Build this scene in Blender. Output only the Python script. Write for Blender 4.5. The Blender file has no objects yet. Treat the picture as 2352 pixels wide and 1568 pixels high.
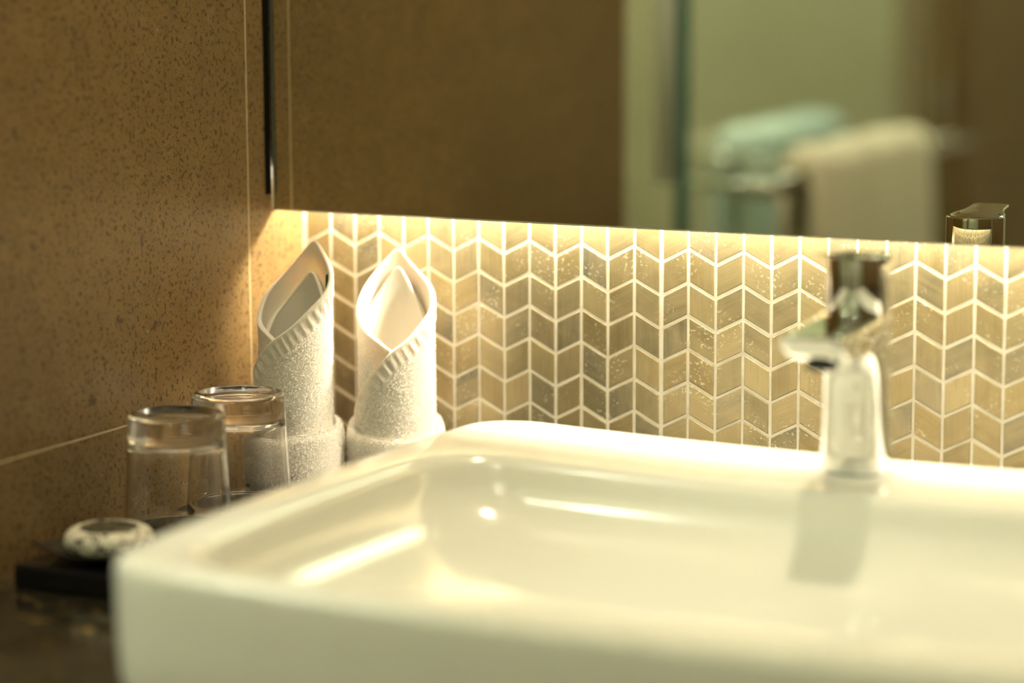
import bpy, bmesh, math, random
import numpy as np
from mathutils import Vector, Matrix
S = bpy.context.scene
COL = S.collection
random.seed(7)
rng = np.random.default_rng(11)
PI = math.pi

# ------------------------------------------------------------------ camera
F_PX, YAW, PITCH, ROLL = 6135.2, .46533, .15576, -.00445
CAM = Vector((1.05162, -1.73957, .22954))
Fv = Vector((-math.sin(YAW)*math.cos(PITCH), math.cos(YAW)*math.cos(PITCH), -math.sin(PITCH)))
Rv = Vector((math.cos(YAW), math.sin(YAW), 0)); Uv = Rv.cross(Fv)
R2 = Rv*math.cos(ROLL)+Uv*math.sin(ROLL); U2 = Uv*math.cos(ROLL)-Rv*math.sin(ROLL)
cd = bpy.data.cameras.new('camera'); cam = bpy.data.objects.new('camera', cd); COL.objects.link(cam)
cam.matrix_world = Matrix(((R2.x, U2.x, -Fv.x, CAM.x), (R2.y, U2.y, -Fv.y, CAM.y), (R2.z, U2.z, -Fv.z, CAM.z), (0, 0, 0, 1)))
cd.sensor_width = 36; cd.sensor_fit = 'HORIZONTAL'; cd.lens = F_PX*36/2352
cd.clip_start = .05; cd.clip_end = 30
cd.dof.use_dof = True; cd.dof.focus_distance = 1.885; cd.dof.aperture_fstop = cd.lens/1000/.048
cd.dof.aperture_blades = 0
S.camera = cam

# ------------------------------------------------------------------ world, lamps, exposure
w = bpy.data.worlds.new('world'); S.world = w; w.use_nodes = True
w.node_tree.nodes['Background'].inputs[0].default_value = (.9, .95, .8, 1)
w.node_tree.nodes['Background'].inputs[1].default_value = .05
S.view_settings.view_transform = 'Standard'; S.view_settings.look = 'None'
S.view_settings.gamma = 1; S.view_settings.use_curve_mapping = False
S.view_settings.exposure = 0.0
S.cycles.sample_clamp_indirect = 25; S.cycles.sample_clamp_direct = 0
S.cycles.max_bounces = 14; S.cycles.transmission_bounces = 12; S.cycles.glossy_bounces = 8
LED_E, LED_C = 205, (1.0, .915, .73)
KEY_E, KEY_C = 980, (1.0, .87, .60)
FILL_E, FILL_C = 26, (.91, 1.0, .68)
SHOW_E, SHOW_C = 100, (.94, 1.0, .78)

# ------------------------------------------------------------------ helpers
def new_mesh(name, verts, faces, mat, parent=None, smooth=True, recalc=False):
    me = bpy.data.meshes.new(name)
    me.from_pydata([tuple(map(float, v)) for v in verts], [], [tuple(f) for f in faces])
    me.update()
    if recalc:
        b = bmesh.new(); b.from_mesh(me); bmesh.ops.recalc_face_normals(b, faces=b.faces); b.to_mesh(me); b.free()
    if mat: me.materials.append(mat)
    if smooth: me.polygons.foreach_set('use_smooth', [True]*len(me.polygons))
    o = bpy.data.objects.new(name, me); COL.objects.link(o)
    if parent: o.parent = parent; o.matrix_parent_inverse = parent.matrix_world.inverted()
    return o
def tag(o, label, cat, group=None, kind=None):
    if label: o['label'] = label
    if cat: o['category'] = cat
    if group: o['group'] = group
    if kind: o['kind'] = kind
    return o
def thing(name, loc, label, cat, group=None):
    o = bpy.data.objects.new(name, None); COL.objects.link(o); o.location = loc; o.empty_display_size = .02
    bpy.context.view_layer.update()
    return tag(o, label, cat, group)
def struct(o): o['kind'] = 'structure'; return o
class MB:
    def __init__(s): s.v = []; s.f = []
    def add(s, v, f):
        n = len(s.v); s.v += [tuple(p) for p in v]; s.f += [tuple(i+n for i in q) for q in f]; return s
    def box(s, a, b):
        x0, y0, z0 = a; x1, y1, z1 = b
        return s.add([(x0,y0,z0),(x1,y0,z0),(x1,y1,z0),(x0,y1,z0),(x0,y0,z1),(x1,y0,z1),(x1,y1,z1),(x0,y1,z1)],
                     [(0,3,2,1),(4,5,6,7),(0,1,5,4),(1,2,6,5),(2,3,7,6),(3,0,4,7)])
    def lathe(s, prof, c=(0,0,0), n=64, axis='z'):
        v = []; f = []
        for r, h in prof:
            for k in range(n):
                a = 2*PI*k/n
                p = (r*math.cos(a), r*math.sin(a), h)
                if axis == 'y': p = (p[0], p[2], -p[1])
                if axis == 'x': p = (p[2], p[0], p[1])
                v.append((p[0]+c[0], p[1]+c[1], p[2]+c[2]))
        for i in range(len(prof)-1):
            for k in range(n):
                a = i*n+k; b = i*n+(k+1) % n
                f.append((a, b, b+n, a+n))
        if prof[0][0] > 1e-6: f.append(tuple(reversed(range(n))))
        if prof[-1][0] > 1e-6: f.append(tuple(range((len(prof)-1)*n, len(prof)*n)))
        return s.add(v, f)
    def rings(s, rings, cap0=True, cap1=True):
        n = len(rings[0]); v = [p for r in rings for p in r]; f = []
        for i in range(len(rings)-1):
            for k in range(n):
                a = i*n+k; b = i*n+(k+1) % n
                f.append((a, b, b+n, a+n))
        if cap0: f.append(tuple(reversed(range(n))))
        if cap1: f.append(tuple(range((len(rings)-1)*n, len(rings)*n)))
        return s.add(v, f)
    def build(s, name, mat, parent=None, smooth=True, bevel=0, seg=3, auto=None):
        o = new_mesh(name, s.v, s.f, mat, parent, smooth, True)
        if bevel:
            m = o.modifiers.new('bevel', 'BEVEL'); m.width = bevel; m.segments = seg; m.limit_method = 'ANGLE'; m.angle_limit = .6
            m.harden_normals = False
        if auto:
            o.data.set_sharp_from_angle(angle=auto)
        return o
def arc_tube(pts, r, n=16):
    rg = []
    for i, p in enumerate(pts):
        p = Vector(p); d = (Vector(pts[min(i+1, len(pts)-1)])-Vector(pts[max(i-1, 0)])).normalized()
        a = d.orthogonal().normalized() if abs(d.z) > .99 else d.cross(Vector((0,0,1))).normalized()
        b = d.cross(a)
        rg.append([p+a*r*math.cos(2*PI*k/n)+b*r*math.sin(2*PI*k/n) for k in range(n)])
    return rg

# ------------------------------------------------------------------ materials
def mat(name, color=(.8,.8,.8), rough=.5, metal=0, **kw):
    m = bpy.data.materials.new(name); m.use_nodes = True
    b = m.node_tree.nodes['Principled BSDF']
    b.inputs['Base Color'].default_value = (*color, 1); b.inputs['Roughness'].default_value = rough; b.inputs['Metallic'].default_value = metal
    for k, v in kw.items(): b.inputs[k.replace('_', ' ')].default_value = v
    return m
class N:
    def __init__(s, m): s.m = m; s.t = m.node_tree; s.b = s.t.nodes['Principled BSDF']
    def new(s, ty, **kw):
        n = s.t.nodes.new(ty)
        for k, v in kw.items():
            if k.startswith('i_'): n.inputs[k[2:].replace('_', ' ')].default_value = v
            else: setattr(n, k, v)
        return n
    def link(s, a, b): s.t.links.new(a, b)
    def coord(s, scale=(1,1,1), kind='Object', rot=(0,0,0)):
        c = s.new('ShaderNodeTexCoord'); mp = s.new('ShaderNodeMapping'); mp.inputs['Scale'].default_value = scale; mp.inputs['Rotation'].default_value = rot
        s.link(c.outputs[kind], mp.inputs[0]); return mp.outputs[0]
    def noise(s, vec, scale, detail=4, rough=.5, dist=0):
        n = s.new('ShaderNodeTexNoise'); n.inputs['Scale'].default_value = scale; n.inputs['Detail'].default_value = detail
        n.inputs['Roughness'].default_value = rough; n.inputs['Distortion'].default_value = dist
        s.link(vec, n.inputs['Vector']); return n.outputs['Fac']
    def ramp(s, fac, stops):
        r = s.new('ShaderNodeValToRGB'); e = r.color_ramp.elements
        while len(e) < len(stops): e.new(.5)
        for i, (p, c) in enumerate(stops):
            e[i].position = p; e[i].color = (*c, 1) if len(c) == 3 else c
        s.link(fac, r.inputs[0]); return r.outputs[0]
    def mix(s, fac, a, b, mode='MIX'):
        n = s.new('ShaderNodeMix', data_type='RGBA', blend_type=mode)
        for sock, v in ((n.inputs[0], fac), (n.inputs[6], a), (n.inputs[7], b)):
            if hasattr(v, 'links'): s.link(v, sock)
            elif isinstance(v, (int, float)): sock.default_value = v
            else: sock.default_value = (*v, 1)
        return n.outputs[2]
    def bump(s, h, strength=.3, dist=.001):
        n = s.new('ShaderNodeBump'); n.inputs['Strength'].default_value = strength; n.inputs['Distance'].default_value = dist
        s.link(h, n.inputs['Height']); s.link(n.outputs[0], s.b.inputs['Normal'])
    def col(s, c): s.link(c, s.b.inputs['Base Color'])
W3 = lambda v: (v, v, v)

def stone_mat():
    m = mat('brown_stone', (.3,.2,.1), .40); n = N(m); c = n.coord()
    big = n.noise(c, 3.5, 5, .55, .4)
    base = n.ramp(big, [(.30, (.19,.118,.040)), (.70, (.29,.184,.070))])
    base = n.mix(n.ramp(n.noise(c, 42, 4, .65, .8), [(.38, W3(.26)), (.56, W3(0))]), base, (.105,.062,.022))
    base = n.mix(n.ramp(n.noise(c, 70, 3, .6, .5), [(.55, W3(0)), (.72, W3(.22))]), base, (.42,.29,.14))
    fine = n.noise(c, 900, 2, .6)
    base = n.mix(n.ramp(fine, [(.42, W3(0)), (.60, W3(.62))]), base, (.15,.09,.036))
    sp = n.noise(c, 300, 3, .62, .3)
    base = n.mix(n.ramp(sp, [(.57, W3(0)), (.60, W3(1))]), base, (.085,.045,.016))
    sp2 = n.noise(c, 120, 3, .6, .5)
    base = n.mix(n.ramp(sp2, [(.635, W3(0)), (.67, W3(.9))]), base, (.08,.045,.018))
    lt = n.noise(c, 150, 2, .4)
    base = n.mix(n.ramp(lt, [(.735, W3(0)), (.77, W3(.4))]), base, (.6,.46,.27))
    n.col(base); n.bump(fine, .12, .0004); m.node_tree.nodes['Principled BSDF'].inputs['Specular IOR Level'].default_value = .35
    return m
M = {}
M['stone'] = stone_mat()
M['joint'] = mat('pale_joint', (.78,.64,.40), .7)
M['grout'] = mat('white_grout', (.86,.80,.68), .75)
n = N(M['grout']); c = n.coord(); g = n.noise(c, 700, 3); n.bump(g, .5, .0006)
n.col(n.ramp(n.noise(c, 60, 4), [(.35, (.78,.71,.58)), (.6, (.9,.85,.74))]))
# mosaic tile: colour per tile from a mesh attribute, grain streaks along the tile's own UV
M['tile'] = mat('brushed_mosaic_tile', (.5,.4,.2), .38, .55); n = N(M['tile'])
at = n.new('ShaderNodeAttribute', attribute_name='tile_colour'); uv = n.new('ShaderNodeUVMap')
mp = n.new('ShaderNodeMapping'); mp.inputs['Scale'].default_value = (1300, 40, 1); n.link(uv.outputs[0], mp.inputs[0])
st = n.noise(mp.outputs[0], 1.0, 5, .62, .25)
mp2 = n.new('ShaderNodeMapping'); mp2.inputs['Scale'].default_value = (160, 9, 1); n.link(uv.outputs[0], mp2.inputs[0])
st2 = n.noise(mp2.outputs[0], 1.0, 3, .5, .6)
colr = n.mix(n.ramp(st2, [(.38, W3(0)), (.62, W3(.8))]), at.outputs[0], (.42,.34,.19), 'MIX')
vr = n.noise(n.coord(), 38, 3, .6, .6); colr = n.mix(.55, at.outputs[0], colr); colr = n.mix(n.ramp(vr, [(.35, W3(.0)), (.70, W3(.55))]), colr, (.50,.40,.22))
colr = n.mix(n.ramp(st, [(.35, W3(.26)), (.65, W3(0))]), colr, (.12,.09,.045))
oc = n.coord()
dr = n.noise(oc, 420, 2, .5); sel = n.noise(oc, 26, 2, .5)
mm = n.new('ShaderNodeMath', operation='MULTIPLY'); n.link(n.ramp(dr, [(.60, W3(0)), (.64, W3(1))]), mm.inputs[0]); n.link(n.ramp(sel, [(.50, W3(0)), (.62, W3(.55))]), mm.inputs[1])
colr = n.mix(mm.outputs[0], colr, (.85,.80,.62))
n.col(colr); n.bump(st, .12, .0004)
M['mirror'] = mat('mirror_silver', (.80,.80,.70), .0, 1)
M['mirror_edge'] = mat('mirror_edge_glass', (.20,.22,.17), .35, .0)
M['gap_shade'] = mat('matt_gap_shade', (.006,.006,.005), .9, Specular_IOR_Level=.05)  # near-black colour stands for the shade in the mirror's side gap
M['frame'] = mat('mirror_backing', (.06,.055,.05), .6)
M['ceramic'] = mat('white_ceramic', (.80,.785,.69), .13, 0, Coat_Weight=.0, Coat_Roughness=.03)
M['chrome'] = mat('polished_chrome', (.76,.77,.75), .04, 1)
M['handle'] = mat('pale_highlight_handle', (.88,.97,.98), .25)  # pale colour carries the bright highlight line beside the screen edge
M['dark_rubber'] = mat('dark_gap', (.04,.04,.04), .5)
M['red'] = mat('red_mark', (.8,.05,.03), .4); M['blue'] = mat('blue_mark', (.03,.25,.8), .4)
M['glass'] = mat('clear_glass', (1,1,1), .0, 0, Transmission_Weight=1.0, IOR=1.5)
M['green_glass'] = mat('pale_green_pane', (.93,.985,.96), .0, 0, Transmission_Weight=1.0, IOR=1.45)
M['glass_edge'] = mat('teal_glass_edge', (.03,.13,.11), .25)
M['tray'] = mat('black_tray_lacquer', (.008,.008,.008), .22)
M['dish'] = mat('dark_dish', (.016,.014,.011), .30)
n = N(M['tray']); n.bump(n.noise(n.coord(), 500, 2), .06, .0003)
# granite
M['granite'] = mat('dark_granite', (.03,.03,.02), .16); n = N(M['granite']); c = n.coord()
b0 = n.ramp(n.noise(c, 9, 6, .65, 1.2), [(.38, (.006,.007,.005)), (.52, (.022,.019,.012)), (.66, (.06,.045,.022))])
b1 = n.mix(n.ramp(n.noise(c, 75, 4, .6, .8), [(.60, W3(0)), (.67, W3(.9))]), b0, (.30,.19,.06))
n.col(n.mix(n.ramp(n.noise(c, 14, 4, .7, 2.0), [(.60, W3(0)), (.68, W3(.5))]), b1, (.12,.13,.09)))
# terry cloth
M['terry'] = mat('white_terry', (.77,.70,.59), .95, 0, Sheen_Weight=.35, Sheen_Roughness=.5); n = N(M['terry']); c = n.coord()
h = n.noise(c, 850, 3, .6); n.bump(h, .55, .0009)
M['terry'].node_tree.nodes['Principled BSDF'].inputs['Subsurface Weight'].default_value = .25
M['terry'].node_tree.nodes['Principled BSDF'].inputs['Subsurface Radius'].default_value = (.006,.004,.0025)
M['terry'].node_tree.nodes['Principled BSDF'].inputs['Subsurface Scale'].default_value = 1
M['pile'] = mat('terry_loops', (.93,.88,.78), .8, 0, Sheen_Weight=.3)
M['towel_far'] = mat('cream_bath_towel', (.88,.84,.68), .95); n = N(M['towel_far']); n.bump(n.noise(n.coord(), 500, 3), .5, .002)
M['towel_blue'] = mat('glass_tinted_bath_towel', (.66,.82,.80), .95)  # bluish cast of the screen glass is put into the towel colour
M['green'] = mat('dark_green_thread', (.01,.06,.035), .8)
M['paper'] = mat('white_pleated_paper', (.74,.70,.55), .45); n = N(M['paper']); c = n.coord()
n.col(n.mix(n.ramp(n.noise(c, 95, 2, .5, 2.2), [(.555, W3(0)), (.58, W3(1))]), (.76,.71,.56), (.03,.03,.02)))
M['label'] = mat('dark_soap_label', (.05,.045,.03), .4); n = N(M['label']); c = n.coord()
n.col(n.mix(n.ramp(n.noise(c, 160, 3, .6, 1), [(.56, W3(0)), (.62, W3(.8))]), (.035,.03,.02), (.32,.28,.16)))
M['beige'] = mat('beige_wall_tile', (.44,.41,.27), .35); n = N(M['beige']); c = n.coord()
n.col(n.ramp(n.noise(c, 2.2, 5, .6), [(.35, (.36,.33,.20)), (.65, (.50,.47,.32))]))
M['paint'] = mat('pale_ceiling_paint', (.62,.58,.46), .8)
M['pale_wall'] = mat('pale_wall_paint', (.70,.68,.54), .5)
M['floor'] = mat('dark_floor_tile', (.16,.12,.07), .35)
M['wood'] = mat('dark_wood', (.09,.055,.03), .45)
def emis(name, c, e):
    m = bpy.data.materials.new(name); m.use_nodes = True; t = m.node_tree; t.nodes.clear()
    o = t.nodes.new('ShaderNodeOutputMaterial'); em = t.nodes.new('ShaderNodeEmission'); em.inputs[0].default_value = (*c, 1); em.inputs[1].default_value = e
    t.links.new(em.outputs[0], o.inputs[0]); return m
M['led'] = emis('warm_led', LED_C, LED_E); M['spot'] = emis('spot_lens', KEY_C, KEY_E)
M['fill_spot'] = emis('towel_fill_lens', (1.0, .92, .68), 420)  # lens of the unseen spot added to brighten the bath towel
M['lamp'] = emis('fill_lamp_opal', FILL_C, FILL_E); M['shower_lamp'] = emis('shower_lamp_opal', SHOW_C, SHOW_E)
M['white_metal'] = mat('white_metal', (.8,.8,.78), .4)

ZC, ZFL, ZCL = -.188, -1.04, 1.36          # counter top, floor, ceiling
ZB = .01762                                # bottom of the mirror
WE = -.69                                  # end of the stone return wall

# ------------------------------------------------------------------ room shell
def slab(name, a, b, m): return struct(MB().box(a, b).build(name, m, smooth=False))
slab('floor', (-1.1,-2.9,ZFL-.05), (2.1,.12,ZFL), M['floor'])
slab('ceiling', (-1.1,-2.9,ZCL), (2.1,.12,ZCL+.05), M['paint'])
slab('wall_right', (2.0,-2.8,ZFL), (2.1,.1,ZCL), M['stone'])
slab('wall_front', (-1.1,-2.9,ZFL), (2.1,-2.8,ZCL), M['pale_wall'])
slab('wall_shower', (-1.1,-2.8,ZFL), (-1.0,.1,ZCL), M['beige'])
slab('wall_shower_back', (-1.0,-.69,ZFL), (-.1,-.59,ZCL), M['beige'])
slab('wall_shower_front', (-1.0,-1.9,ZFL), (-.1,-1.8,ZCL), M['beige'])
slab('wall_left_front', (-.1,-2.8,ZFL), (0,-1.78,ZCL), M['stone'])
# stone return wall beside the basin: slabs separated by pale joints
YJ, ZJ, JW = -.0762, -.1127, .00062
wl = MB()
zs = [ZFL, ZJ-JW, ZJ+JW, ZCL]; ys = [WE, YJ-JW, YJ+JW, .0]
for (y0, y1) in ((WE, YJ-JW), (YJ+JW, .1)):
    for (z0, z1) in ((ZFL, ZJ-JW), (ZJ+JW, ZCL)):
        wl.box((-.1, y0, z0), (0, y1, z1))
struct(wl.build('wall_left', M['stone'], smooth=False))
jm = MB().box((-.09, WE+.001, ZJ-JW), (-.0002, .09, ZJ+JW)); jm.box((-.09, YJ-JW, ZFL), (-.0002, YJ+JW, ZCL))
struct(jm.build('trim_1', M['joint'], smooth=False))
# tiled wall behind the basin
wb = slab('wall_back', (0, 0, ZFL), (2.1, .1, ZCL), M['grout'])
H, CW, V, X0 = .024, .02099, .01083, .10903
tv, tf, tc, tuv = [], [], [], []
def zc(k, r): return -r*H-(V if k % 2 else 0)
pal = [(.33,.26,.13), (.38,.31,.16), (.28,.215,.10), (.24,.205,.12), (.31,.26,.145), (.195,.18,.125), (.42,.345,.19), (.34,.275,.15), (.29,.22,.10), (.22,.20,.14)]
for k in range(-5, 58):
    xa, xb = X0+k*CW, X0+(k+1)*CW
    for r in range(-3, 8):
        gl = gr = .00100+random.uniform(-.0002, .0003); gv = .00112+random.uniform(-.00025, .0003)
        if k == 9: gl = .0017
        if k == 8: gr = .0014
        if k == -5: gl = .0002
        a, b = xa+gl, xb-gr
        za, zb = zc(k, r), zc(k+1, r); sl = (zb-za)/CW
        tl, tr = za+sl*gl-gv, zb-sl*gr-gv
        bl, br = tl-H+2*gv, tr-H+2*gv
        if bl < ZC-.02: continue
        q = [(a, tl), (b, tr), (b, br), (a, bl)]; cx = sum(p[0] for p in q)/4; cz = sum(p[1] for p in q)/4
        e = .0006; n0 = len(tv)
        for (x, z) in q: tv.append((x, -.0001, z))
        for (x, z) in q:
            d = math.hypot(cx-x, cz-z); tv.append((x+(cx-x)*e/d*1.2, -.00045, z+(cz-z)*e/d*1.2))
        tf += [(n0+4, n0+7, n0+6, n0+5)]+[(n0+i, n0+4+i, n0+4+(i+1) % 4, n0+(i+1) % 4) for i in range(4)]
        c = random.choice(pal); j = random.uniform(.82, 1.18); tc += [tuple(v*j for v in c)]*5
        ang = 0 if random.random() < .45 else math.atan(sl)+PI/2+random.uniform(-.05, .05)
        ox, oy = random.uniform(0, 5), random.uniform(0, 50)
        f_uv = lambda i: (math.cos(ang)*(tv[i][0]-cx)+math.sin(ang)*(tv[i][2]-cz)+ox, -math.sin(ang)*(tv[i][0]-cx)+math.cos(ang)*(tv[i][2]-cz)+oy)
        for fc in tf[-5:]: tuv += [f_uv(i) for i in fc]
tl = new_mesh('mosaic_tiles', tv, tf, M['tile'], wb, smooth=False)
al = tl.data.attributes.new('tile_colour', 'FLOAT_COLOR', 'CORNER')
cc = []
for p, c in zip(tl.data.polygons, tc): cc += [(*c, 1)]*p.loop_total
al.data.foreach_set('color', np.array(cc, dtype=np.float32).ravel())
ul = tl.data.uv_layers.new(name='UVMap'); ul.data.foreach_set('uv', np.array(tuv, dtype=np.float32).ravel())

# ------------------------------------------------------------------ mirror with its hidden LED strip
mx0, mx1, mz1, my = .0012, 1.25, .95, -.04586
mi = thing('wall_mirror', (.62, my, ZB), 'large mirror over the basin reflecting the brown stone and the towels', 'mirror')
MB().box((mx0+.0035, my, ZB+.0015), (mx1, my+.004, mz1)).build('mirror_glass', M['mirror'], mi, smooth=False)
eb = MB()
eb.add([(mx0, my+.002, ZB), (mx0+.0035, my-.00005, ZB+.0015), (mx0+.0035, my-.00005, mz1), (mx0, my+.002, mz1)], [(0,1,2,3)])
eb.box((mx0, my+.0021, ZB), (mx1, my+.0052, ZB+.0015)); eb.box((mx0, my+.0021, ZB), (mx0+.0035, my+.0052, mz1))
eb.add([(mx0, my+.002, ZB), (mx1, my+.002, ZB), (mx1, my-.00005, ZB+.0015), (mx0+.0035, my-.00005, ZB+.0015)], [(0,1,2,3)])
eb.build('bevelled_edge', M['mirror_edge'], mi, smooth=False)
MB().box((.004, my+.0053, .0490), (mx1-.02, -.0012, mz1-.03)).build('backing_box', M['frame'], mi, smooth=False)
MB().box((.0002, -.0528, .030), (.0011, -.0462, mz1)).build('gap_shade_strip', M['gap_shade'], mi, smooth=False)  # shade between mirror and wall, laid in as a dark strip
ls = thing('led_strip', (.62, -.006, .0485), 'warm white LED strip under the mirror backing, lighting the tiles', 'light')
MB().box((.004, -.0110, .0458), (mx1-.02, -.0020, .0488)).build('light_diffuser', M['led'], ls, smooth=False)

# ------------------------------------------------------------------ counter and vanity
ct = MB().box((.0004, -.665, ZC-.03), (1.45, -.0004, ZC)).build('worktop', M['granite'], smooth=False, bevel=.002)
tag(ct, 'polished dark brown and black granite worktop carrying the basin and tray', 'countertop')
vn = thing('vanity_cabinet', (.72, -.3, ZFL), 'dark wood vanity cabinet under the granite worktop', 'cabinet')
MB().box((.02, -.62, ZFL+.1), (1.43, -.01, ZC-.0305)).build('cabinet_body', M['wood'], vn, smooth=False)
for k in range(3):
    dd = MB().box((.03+k*.466, -.64, ZFL+.12), (.03+k*.466+.456, -.6205, ZC-.05)).build('cabinet_door', M['wood'], vn, smooth=False, bevel=.002)
    MB().box((.20+k*.466, -.655, -.27), (.32+k*.466, -.6405, -.262)).build('door_handle', M['chrome'], dd, smooth=False, bevel=.001)
MB().box((.05, -.58, ZFL), (1.40, -.03, ZFL+.0995)).build('plinth', M['wood'], vn, smooth=False)

# ------------------------------------------------------------------ basin
XC = .5047
def rrect(x0, x1, y0, y1, rf, rb, bow=0, nc=14, ns=22):
    P = []
    def corner(cx, cy, r, a0):
        for i in range(nc+1):
            a = a0+PI/2*i/nc; P.append((cx+r*math.cos(a), cy+r*math.sin(a)))
    def side(p, q):
        for i in range(1, ns): t = i/ns; P.append((p[0]+(q[0]-p[0])*t, p[1]+(q[1]-p[1])*t))
    corner(x1-rb, y1-rb, rb, 0); a = P[-1]; side(a, (x0+rb, y1))
    corner(x0+rb, y1-rb, rb, PI/2); a = P[-1]; side(a, (x0, y0+rf))
    corner(x0+rf, y0+rf, rf, PI); a = P[-1]; side(a, (x1-rf, y0))
    corner(x1-rf, y0+rf, rf, 1.5*PI); a = P[-1]; side(a, (x1, y1-rb))
    ym, hh = (y0+y1)/2, (y1-y0)/2; xm, hw = (x0+x1)/2, (x1-x0)/2
    return [(x+bow*(x-xm)/hw*max(0, 1-((y-ym)/hh)**2), y) for x, y in P]
TOP = -.113
def rimz(x): return .0062*min(1.2, ((x-XC)/.285)**2)
OUT = lambda i: rrect(.2215+i, 2*XC-.2215-i, -.5915+i, -.1175-i, max(.034-i, .004), max(.044-i, .004), .010)
INN = lambda i: rrect(.2480+i, 2*XC-.2480-i, -.5660+i, -.2300-i, .045, .050, .006)
FLR = rrect(.37, 2*XC-.37, -.47, -.35, .055, .055)
rings = []
def ring(P, z, wt=1): rings.append([(x, y, z+rimz(x)*wt) for x, y in P])
ring(OUT(.022), ZC+.0002, 0); ring(OUT(.012), ZC+.0012, 0); ring(OUT(.004), ZC+.004, .05); ring(OUT(.0015), ZC+.012, .2); ring(OUT(.0005), ZC+.03, .4); ring(OUT(.0), TOP-.022, .9)
for a in range(0, 91, 15):
    r = .0085; ring(OUT(r*(1-math.cos(math.radians(a)))), TOP-r+r*math.sin(math.radians(a)))
A_, B_ = OUT(.0085), INN(-.004)
for t in (.33, .66): ring([(p[0]*(1-t)+q[0]*t, p[1]*(1-t)+q[1]*t) for p, q in zip(A_, B_)], TOP+.0004)
for a in range(0, 76, 15):
    r = .011; ring(INN(-.004+r*math.sin(math.radians(a))), TOP-r*(1-math.cos(math.radians(a))))
I2 = INN(-.004+.0110); zt = TOP-.0105
for k in range(1, 15):
    s = k/14*PI/2; m_ = (1-math.cos(s))**.92; d_ = math.sin(s)
    ring([(p[0]*(1-m_)+q[0]*m_, p[1]*(1-m_)+q[1]*m_) for p, q in zip(I2, FLR)], zt+(ZC+.011-zt)*d_, 1-d_)
cx_, cy_ = XC, -.41
for s in (.8, .55, .3, .12): ring([(cx_+(x-cx_)*s, cy_+(y-cy_)*s) for x, y in FLR], ZC+.011-.002*(1-s), 0)
bs = thing('washbasin', (XC, -.355, ZC), 'white rectangular ceramic washbasin with a flat tap ledge, standing on the granite worktop', 'basin')
MB().rings(rings).build('bowl', M['ceramic'], bs)
MB().lathe([(.0, .0), (.021, .0), (.023, .0012), (.023, .003), (.0, .0045)], (cx_, cy_, ZC+.0105), 40).build('drain', M['chrome'], bs)

# ------------------------------------------------------------------ tap
YT = -.169
tp = thing('basin_tap', (XC, YT, TOP), 'chrome single lever basin tap standing on the ledge of the white basin', 'tap')
def sect(a, yb, yf, z, n=48, ex=2.6):
    P = []; ym, hy = (yb+yf)/2, (yb-yf)/2
    for k in range(n):
        t = 2*PI*k/n; c, s = math.cos(t), math.sin(t)
        P.append((XC+a*math.copysign(abs(c)**(2/ex), c), ym+hy*math.copysign(abs(s)**(2/ex), s), z))
    return P
bd = [(-.1118,.0221,-.1470,-.1868), (-.1105,.0224,-.1466,-.1872), (-.100,.0221,-.1470,-.1876), (-.085,.0216,-.1475,-.1882),
      (-.068,.0211,-.1480,-.1889), (-.055,.0208,-.1483,-.1898), (-.046,.0207,-.1483,-.1920), (-.039,.0207,-.1483,-.1965), (-.034,.0207,-.1483,-.2040), (-.030,.0206,-.1484,-.2040),
      (-.0145,.0205,-.1485,-.2040), (-.0115,.0195,-.1495,-.200)]
MB().rings([sect(a, yb, yf, z) for z, a, yb, yf in [(-.1129,.0205,-.149,-.185), (-.1117,.0205,-.149,-.185)]]).build('base_gasket', M['dark_rubber'], tp)
MB().rings([sect(a, yb, yf, z) for z, a, yb, yf in bd]).build('tap_body', M['chrome'], tp, auto=.7)
def ysec(y, hw, zt_, zb_, n=48, ex=5):
    P = []; zm, hz = (zt_+zb_)/2, (zt_-zb_)/2
    for k in range(n):
        t = 2*PI*k/n; c, s = math.cos(t), math.sin(t)
        P.append((XC-hw*math.copysign(abs(c)**(2/ex), c), y, zm+hz*math.copysign(abs(s)**(2/ex), s)))
    return P
sp = [(-.158,.0190,-.0100,-.030), (-.172,.0207,-.0098,-.0335), (-.19,.0207,-.0106,-.0345), (-.215,.0207,-.0120,-.0350), (-.232,.0205,-.0130,-.0345), (-.243,.0202,-.0137,-.0315),
      (-.250,.0196,-.0141,-.0270), (-.2545,.0188,-.0145,-.0225), (-.2565,.0178,-.0152,-.0195)]
MB().rings([ysec(*q) for q in sp]).build('spout', M['chrome'], tp, auto=.7)
MB().lathe([(.0, -.0382), (.0085, -.0382), (.0098, -.0375), (.0098, -.0335)], (XC, -.2325, 0), 32).build('aerator', M['dark_rubber'], tp)
hd = MB().lathe([(.0, -.0125), (.0192, -.0125), (.0200, -.0118), (.0207, -.0105), (.0207, .0225), (.0204, .0236), (.0196, .0242), (.0, .0243)], (XC, YT, 0), 96)
ho = hd.build('handle', M['chrome'], tp, auto=.5)
lv = []
for y, hw, zt_ in [(-.158,.0120,.0244), (-.164,.0170,.0246), (-.172,.0193,.0250), (-.178,.0188,.0256), (-.183,.0165,.0263), (-.188,.0147,.0269), (-.194,.0136,.0276), (-.200,.0132,.0283), (-.206,.0131,.0291), (-.2078,.0124,.0292)]:
    dx = 0
    lv.append([(p[0]+dx, p[1], p[2]) for p in ysec(y, hw, zt_, zt_-.0024, 40, 5)])
MB().rings(lv).build('lever', M['chrome'], ho, auto=.5)
for nm, x, m in (('hot_mark', XC-.0150, 'red'), ('cold_mark', XC+.0150, 'blue')):
    MB().lathe([(.0, .0), (.0010, .0), (.0010, .0002), (.0, .0002)], (x, -.1765, .0255), 16).build(nm, M[m], ho)

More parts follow.
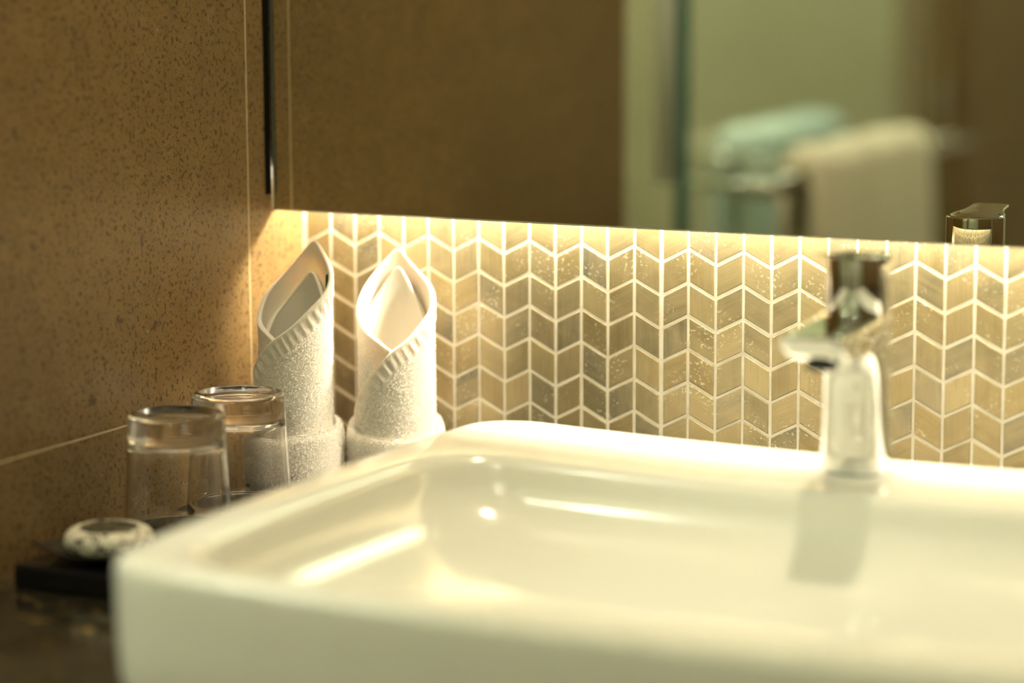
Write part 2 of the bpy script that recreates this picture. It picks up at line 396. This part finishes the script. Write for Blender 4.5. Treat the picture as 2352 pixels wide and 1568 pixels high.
# ------------------------------------------------------------------ tray and what stands on it
TX0, TX1, TY0, TY1, ZT = .024, .192, -.402, -.010, -.1725
tr = thing('amenity_tray', (.108, -.2, ZC), 'long black lacquered tray on the worktop between the stone wall and the basin', 'tray')
t1 = MB().box((TX0, TY0, ZC+.0002), (TX1, TY1, ZT)).build('tray_body', M['tray'], tr, smooth=False, bevel=.0022)

def tumbler(cx, cy, label):
    t = thing('drinking_glass', (cx, cy, ZT), label, 'glass', 'upturned tumblers on the black tray')
    h = .0790
    pr = [(.0, h-.0035), (.012, h-.0032), (.022, h-.0022), (.0258, h-.0006), (.0280, h), (.0303, h-.0003), (.0318, h-.0014), (.0325, h-.0034),
          (.0330, h-.014), (.0337, h-.030), (.0348, h-.050), (.0360, h-.068), (.0366, .004), (.0367, .0012), (.0361, .0002), (.0352, .0002), (.0346, .0012),
          (.0340, .006), (.0333, .02), (.0322, .035), (.0313, .048), (.0308, .0545), (.0300, .0575), (.0280, .0592), (.020, .0602), (.0, .0606)]
    MB().lathe([(r, z+.0001) for r, z in pr], (cx, cy, ZT), 96).build('tumbler', M['glass'], t)
    return t
tumbler(.0620, -.2700, 'clear upturned tumbler nearer the soap, in front of the other glass')
tumbler(.0570, -.1850, 'clear upturned tumbler directly in front of the left rolled towel')

# soap dish: thin curved square leaf
DX, DY, hs = .068, -.357, .0385
N_ = 24; dv = []; df = []
for sgn in (0, 1):
    for i in range(N_+1):
        for j in range(N_+1):
            u, v_ = -1+2*i/N_, -1+2*j/N_
            rr = (u*u+v_*v_)
            bul = 1-.10*(abs(u)**3*abs(v_)**0+abs(v_)**3)*0
            z = ZT+.0012+.0120*(rr/2)**1.25+(.0016 if sgn else 0)
            dv.append((DX+hs*u*bul*(1-.06*v_*v_), DY+hs*v_*bul*(1-.06*u*u), z))
K = (N_+1)**2
for i in range(N_):
    for j in range(N_):
        a = i*(N_+1)+j; df.append((a, a+1, a+N_+2, a+N_+1)); df.append((K+a, K+a+N_+1, K+a+N_+2, K+a+1))
for i in range(N_):
    for a, b in ((i, i+1), (N_*(N_+1)+i+1, N_*(N_+1)+i), ((i+1)*(N_+1), i*(N_+1)), (i*(N_+1)+N_, (i+1)*(N_+1)+N_)):
        df.append((b, a, K+a, K+b))
dish = new_mesh('soap_dish', dv, df, M['dish']); dish.data.set_sharp_from_angle(angle=.8)
tag(dish, 'dark square dish with upturned corners holding the round soap', 'soap dish')
# wrapped round soap
SX, SY, SZ = .0665, -.3565, ZT+.0031
so = thing('wrapped_soap', (SX, SY, SZ), 'round soap in white pleated paper with a dark label, on the dark dish', 'soap')
npl = 30; nn = 240; rg = []
for r, z, am in [(.0185,.0003,0), (.0235,.0006,.2), (.0268,.0035,.7), (.0280,.0075,1), (.0272,.0115,1), (.0250,.0145,.8), (.0222,.0160,.5), (.0190,.0160,.15), (.0175,.0154,0)]:
    rg.append([(SX+(r+.0009*am*abs(math.sin(npl*PI*k/nn))+.0004*am*math.sin(7*PI*k/nn))*math.cos(2*PI*k/nn), SY+(r+.0009*am*abs(math.sin(npl*PI*k/nn)))*math.sin(2*PI*k/nn), SZ+z) for k in range(nn)])
MB().rings(rg).build('paper_wrap', M['paper'], so)
MB().lathe([(.0, .0155), (.0182, .0156), (.0188, .0160), (.0182, .0164), (.0, .0166)], (SX, SY, SZ), 48).build('round_label', M['label'], so)

# ------------------------------------------------------------------ rolled towels
FX, FY = .449, -.894       # horizontal direction the fold faces
def smooth_interp(u, ks):
    xs = [k[0] for k in ks]; ys_ = [k[1] for k in ks]
    return float(sum(np.interp(u+d, xs, ys_) for d in (-7, -3.5, 0, 3.5, 7))/5)
def towel(cx, cy, top, rad, tiltx, label, tagmark=False, seed=1, cuffz=(-.1330, .0072, 1.2)):
    rg_ = np.random.default_rng(seed)
    T = thing('rolled_towel', (cx, cy, ZT), label, 'towel', 'white face towels rolled into points')
    U0, U1 = top[0][0], top[-1][0]; nu = int((U1-U0)/1.6); nv = 84
    th = .0024; zb = ZT+.004
    def pos(u, z, off):
        a = math.radians(u); r = smooth_interp(u, rad)+off
        hgt = (z-zb)
        r *= 1+.018*math.sin(a*1+1.3)*math.sin(hgt*35)+.012*math.sin(a*3+seed)
        x = r*(math.sin(a)*-FY+math.cos(a)*FX); y = r*(math.sin(a)*FX+math.cos(a)*FY)
        return (cx+x+tiltx[0]*hgt, cy+y+tiltx[1]*hgt, z)
    def outer(u, s, zt_):        # s = distance below the slanted edge
        z = zt_-s
        off = 0
        hem = .0125
        if s < .0035: off += .0002
        off += .0010*(1-min(1, s/.020))-.0010*math.exp(-((s-.0195)/.0035)**2)*(u < 185)
        if u < 185:
            w_ = math.exp(-((s-.0095)/.0068)**4)
            slope = 42*.00055*u
            ph = (u*.000623-.56*s)/.0066*2*PI
            off += .00062*w_*(math.sin(ph+1.5*math.sin(u*.07))+.35*math.sin(ph*1.7+u*.2))*(1-.35*math.sin(u*.13))
        return pos(u, z, off)
    vs = []; fs = []; M_ = 0
    for i in range(nu+1):
        u = U0+(U1-U0)*i/nu; zt_ = smooth_interp(u, top)+.0006*math.sin(u*.09+seed)
        col = []
        L = max(zt_-zb, .002)
        svals = [L*((k/nv)**1.35) for k in range(nv+1)]
        for s in reversed(svals[1:]): col.append(outer(u, s, zt_))
        r1 = th/2
        for a in (0, 40, 90, 140, 180):
            aa = math.radians(a); col.append(pos(u, zt_+r1*math.sin(aa)*.8-.0002, -r1+r1*math.cos(aa)+.0003*math.cos(aa)))
        for s in svals[1:]: col.append(pos(u, zt_-s, -th))
        M_ = len(col); vs += col
    for i in range(nu):
        for k in range(M_-1):
            a = i*M_+k; fs.append((a, a+M_, a+M_+1, a+1))
    half = M_//2
    for base, flip in ((0, 0), (nu*M_, 1)):
        for k in range(half):
            q = (base+k, base+k+1, base+M_-2-k, base+M_-1-k) 
            if len(set(q)) == 4: fs.append(q if not flip else q[::-1])
            elif len(set(q)) == 3: fs.append(tuple(dict.fromkeys(q)))
    new_mesh('rolled_cloth', vs, fs, M['terry'], T, recalc=True)
    # cuff rolled round the foot
    cz, tilt, _ = cuffz; nn = 160; rr_ = []
    prof = [(.0300, 0.0), (.0345, .0), (.0356, .10), (.0360, .35), (.0359, .62), (.0357, .76), (.0352, .86), (.0344, .935), (.0333, .98), (.0320, 1.0), (.0308, .985), (.0299, .94), (.0292, .85)]
    def cuffp(r, hf, a):
        zt2 = cz+tilt*math.cos(a-PI)+.0006*math.sin(3*a+seed)
        ex = 1+.022*math.sin(2*a+seed)+.01*math.sin(5*a+seed*2)+.012*math.sin(hf*5+a*2)
        x = r*ex*(math.sin(a)*-FY+math.cos(a)*FX); y = r*ex*(math.sin(a)*FX+math.cos(a)*FY)
        return (cx+x, cy+y, ZT+.0002+(zt2-ZT)*hf)
    SEAM = math.radians(100)
    for r, hf in prof:
        rr_.append([cuffp(r, hf, SEAM+2*PI*k/nn-(0)) for k in range(nn)])
    MB().rings(rr_, True, False).build('cuff', M['terry'], T)
    # terry loops: fine slivers of pile standing off the cloth
    pv = []; pf = []
    def sliver(p, nrm):
        p = np.array(p); nrm = np.array(nrm); nrm = nrm/np.linalg.norm(nrm)
        rd = rg_.normal(size=3); tg = rd-nrm*rd.dot(nrm); tg /= np.linalg.norm(tg)
        ln = rg_.uniform(.0007, .0018); wd = rg_.uniform(.00012, .00024)
        bn = np.cross(nrm, tg); lift = rg_.uniform(.12, .7)
        q0 = p-nrm*.0001; q1 = p+(tg*.5+nrm*lift)*ln*.6; q2 = p+(tg+nrm*lift*.8)*ln
        b = len(pv)
        for q, w_ in ((q0, wd), (q1, wd), (q2, wd*.5)):
            pv.append(q-bn*w_); pv.append(q+bn*w_)
        pf.append((b, b+1, b+3, b+2)); pf.append((b+2, b+3, b+5, b+4))
    cnt = 0
    while cnt < 26000:
        u = rg_.uniform(U0+1, min(U1, 330)); zt_ = smooth_interp(u, top)
        s = rg_.uniform(0.0012, zt_-zb)
        if u < 190 and s < .016 and rg_.random() < .8: continue
        if s < .006 and rg_.random() < .6: continue
        z = zt_-s; cnt += 1
        p = pos(u, z, .0001); nrm = (p[0]-cx-tiltx[0]*(z-zb), p[1]-cy-tiltx[1]*(z-zb), .0)
        sliver(p, nrm)
    for _ in range(12000):
        a = rg_.uniform(0, 2*PI); hf = rg_.uniform(.02, 1)
        r = .0361 if hf < .7 else .0361-.0022*((hf-.7)/.3)**2
        if rg_.random() < .22: hf = 1.0; r = rg_.uniform(.0305, .0335)
        p = cuffp(r-.0002, hf, a)
        nrm = (p[0]-cx, p[1]-cy, .0 if hf < .9 else .02)
        if hf > .995: nrm = (0, 0, 1)
        sliver(p, nrm)
    o = new_mesh('terry_pile', pv, pf, M['pile'], T); o['kind'] = 'stuff'
    if tagmark:
        p0 = Vector(pos(110, -.0225, -th-.0004)); 
        ex_ = Vector((-FY, FX, 0)); fw = Vector((FX, FY, 0))
        b = MB(); pts = [(-.0006, 0), (.0009, .001), (.0014, -.004), (.0006, -.009), (-.0012, -.011), (-.0009, -.005)]
        vv = [p0+ex_*x+Vector((0, 0, z))+fw*.003 for x, z in pts]; vv += [v-fw*.0008 for v in vv]
        b.add(vv, [(0,1,2,3,4,5), (11,10,9,8,7,6)]+[(i, 6+i, 6+(i+1) % 6, (i+1) % 6) for i in range(6)])
        b.build('stitched_mark', M['green'], T, smooth=False)
    return T
RADR = [(-130,.0292), (180,.0295), (245,.0266), (345,.0256), (450,.0246), (560,.0236), (700,.0215)]
topR = [(-128,-.150), (-90,-.1297), (0,-.0752), (90,-.0430), (135,-.0278), (158,-.0170), (175,-.0065), (192,-.0165), (222,-.0300), (268,-.0500), (350,-.0740), (405,-.0860), (455,-.0690), (532,-.0195), (600,-.054), (690,-.09)]
towel(.1093, -.0548, topR, RADR, (.0, .0), 'right of the two rolled white face towels, its oval opening facing forward', False, 3)
RADL = [(-150,.0282), (150,.0284), (225,.0256), (330,.0248), (430,.0238), (540,.0228), (660,.021)]
topL = [(-150,-.128), (-90,-.0946), (-27,-.0657), (65,-.0309), (110,-.0175), (138,-.0040), (150,.0030), (162,-.0050), (185,-.0175), (225,-.0335), (265,-.0500), (333,-.0665), (390,-.080), (440,-.055), (505,-.0200), (580,-.052), (660,-.085)]
towel(.0510, -.1012, topL, RADL, (.012, -.004), 'left of the two rolled white face towels, its opening turned towards the stone wall', True, 5, (-.1300, .0045, 1))

# ------------------------------------------------------------------ beyond the stone wall: shower screen, rail, bath towels (seen in the mirror)
GX = -.03
sg = thing('shower_screen', (GX, -1.3, ZFL), 'pale green glass shower screen with a dark teal edge, seen in the mirror', 'shower screen')
MB().box((GX-.004, -1.775, ZFL+.002), (GX+.004, -.905, 1.05)).build('glass_pane', M['green_glass'], sg, smooth=False)
MB().box((GX-.005, -.9045, ZFL+.002), (GX+.007, -.893, 1.05)).build('edge_profile', M['glass_edge'], sg, smooth=False, bevel=.001)
ph = MB().rings(arc_tube([(GX-.001, -.862, .9), (GX-.001, -.862, .3), (GX-.001, -.862, -.034)], .011), True, True).build('door_handle', M['handle'], sg)  # the tube's highlight is put into its pale colour
rl = thing('towel_rail', (.03, -1.1, -.06), 'chrome towel rail on the shower screen, seen in the mirror below the bath towels', 'towel rail')
for x, z, ys_ in ((.055, -.045, -.93), (-.115, -.045, -1.20)):
    MB().rings(arc_tube([(x, ys_, z), (x, -1.3, z), (x, -1.62, z)], .0085), True, True).build('bar', M['chrome'], rl)
MB().rings(arc_tube([(.055, -.95, -.045), (GX+.0045, -.95, -.045)], .006), True, True).build('bracket', M['chrome'], rl)
MB().rings(arc_tube([(.055, -1.6, -.045), (GX+.0045, -1.6, -.045)], .006), True, True).build('bracket', M['chrome'], rl)
MB().rings(arc_tube([(-.115, -1.22, -.045), (GX-.0045, -1.22, -.045)], .006), True, True).build('bracket', M['chrome'], rl)
MB().rings(arc_tube([(-.115, -1.6, -.045), (GX-.0045, -1.6, -.045)], .006), True, True).build('bracket', M['chrome'], rl)
for x in (.055, .03):
    MB().lathe([(.0, -.016), (.008, -.014), (.011, -.006), (.011, .006), (.008, .014), (.0, .016)], (x, -.925 if x > .04 else -.95, -.045 if x > .04 else -.045), 24, 'y').build('end_knob', M['chrome'], rl)
def bath_towel(cx, y0, y1, zbar, drop, lab, mt='towel_far'):
    rgs = []; n = 40
    for i in range(n+1):
        t = i/n; y = y0+(y1-y0)*t; e = min(t, 1-t)*n
        sq = min(1, .80+.2*min(1, e/3)); P = []
        for k in range(13):
            a = PI*k/12; P.append((cx+math.cos(a)*.030*sq, y, zbar+.008+.030*sq*math.sin(a)+.002*math.sin(i*.5)))
        for s in (.2, .6, 1): P.append((cx-(.030+.006*s)*sq, y+.006*math.sin(s*5), zbar-drop*.9*s))
        for s in (1, .6, .2): P.append((cx-(.011)*sq, y, zbar-drop*.9*s))
        for k in range(5): a = PI-PI*k/4; P.append((cx+.011*math.cos(a), y, zbar+.0005+.010*math.sin(a)))
        for s in (.2, .6, 1): P.append((cx+.011*sq, y, zbar-drop*s))
        for s in (1, .6, .2): P.append((cx+(.030+.010*s+.003*math.sin(i*.35))*sq, y, zbar-drop*s))
        rgs.append(P)
    o = MB().rings(rgs).build('bath_towel', M[mt])
    return tag(o, lab, 'towel')
bath_towel(.055, -1.02, -1.40, -.045, .36, 'cream bath towel on the near bar of the rail, seen in the mirror')
bath_towel(-.115, -1.24, -1.56, -.045, .34, 'bath towel hanging behind the shower glass, bluish in the mirror', 'towel_blue')

# ------------------------------------------------------------------ lamps
def downlight(x, y, label, lens='spot'):
    t = thing('ceiling_downlight', (x, y, ZCL), label, 'light')
    rr = []
    for r, z in [(.036, ZCL-.0002), (.046, ZCL-.0002), (.046, ZCL-.003), (.044, ZCL-.004), (.036, ZCL-.004), (.036, ZCL-.0002)]:
        rr.append([(x+r*math.cos(2*PI*k/40), y+r*math.sin(2*PI*k/40), z) for k in range(40)])
    MB().rings(rr, False, False).build('trim_ring', M['white_metal'], t)
    MB().lathe([(.0, ZCL-.0022), (.034, ZCL-.0022), (.034, ZCL-.0006), (.0, ZCL-.0006)], (x, y, 0), 32).build('lens', M[lens], t)
downlight(.37, -.10, 'recessed ceiling spot above the basin tap')
downlight(.50, -1.40, 'unseen recessed ceiling spot added to brighten the bath towel', 'fill_spot')  # added out of view, lifts the bath towel and basin front
t = thing('fill_lamp', (0.70, -2.20, ZCL), 'unseen round opal ceiling lamp added to fill the bathroom with light', 'light')  # unseen lamp added as soft fill for the room and basin front
MB().lathe([(.0, ZCL-.07), (.13, ZCL-.066), (.19, ZCL-.05), (.20, ZCL-.03), (.20, ZCL-.012)], (0.70, -2.20, 0), 48).build('opal_shade', M['lamp'], t)
MB().lathe([(.0, ZCL-.0115), (.205, ZCL-.0115), (.205, ZCL-.0003), (.0, ZCL-.0003)], (0.70, -2.20, 0), 48).build('lamp_base', M['white_metal'], t)
t = thing('shower_lamp', (-.5, -1.25, ZCL), 'round opal lamp on the ceiling over the shower', 'light')
MB().lathe([(.0, ZCL-.05), (.10, ZCL-.045), (.14, ZCL-.03), (.14, ZCL-.012)], (-.5, -1.25, 0), 40).build('opal_shade', M['shower_lamp'], t)
MB().lathe([(.0, ZCL-.0115), (.145, ZCL-.0115), (.145, ZCL-.0003), (.0, ZCL-.0003)], (-.5, -1.25, 0), 40).build('lamp_base', M['white_metal'], t)
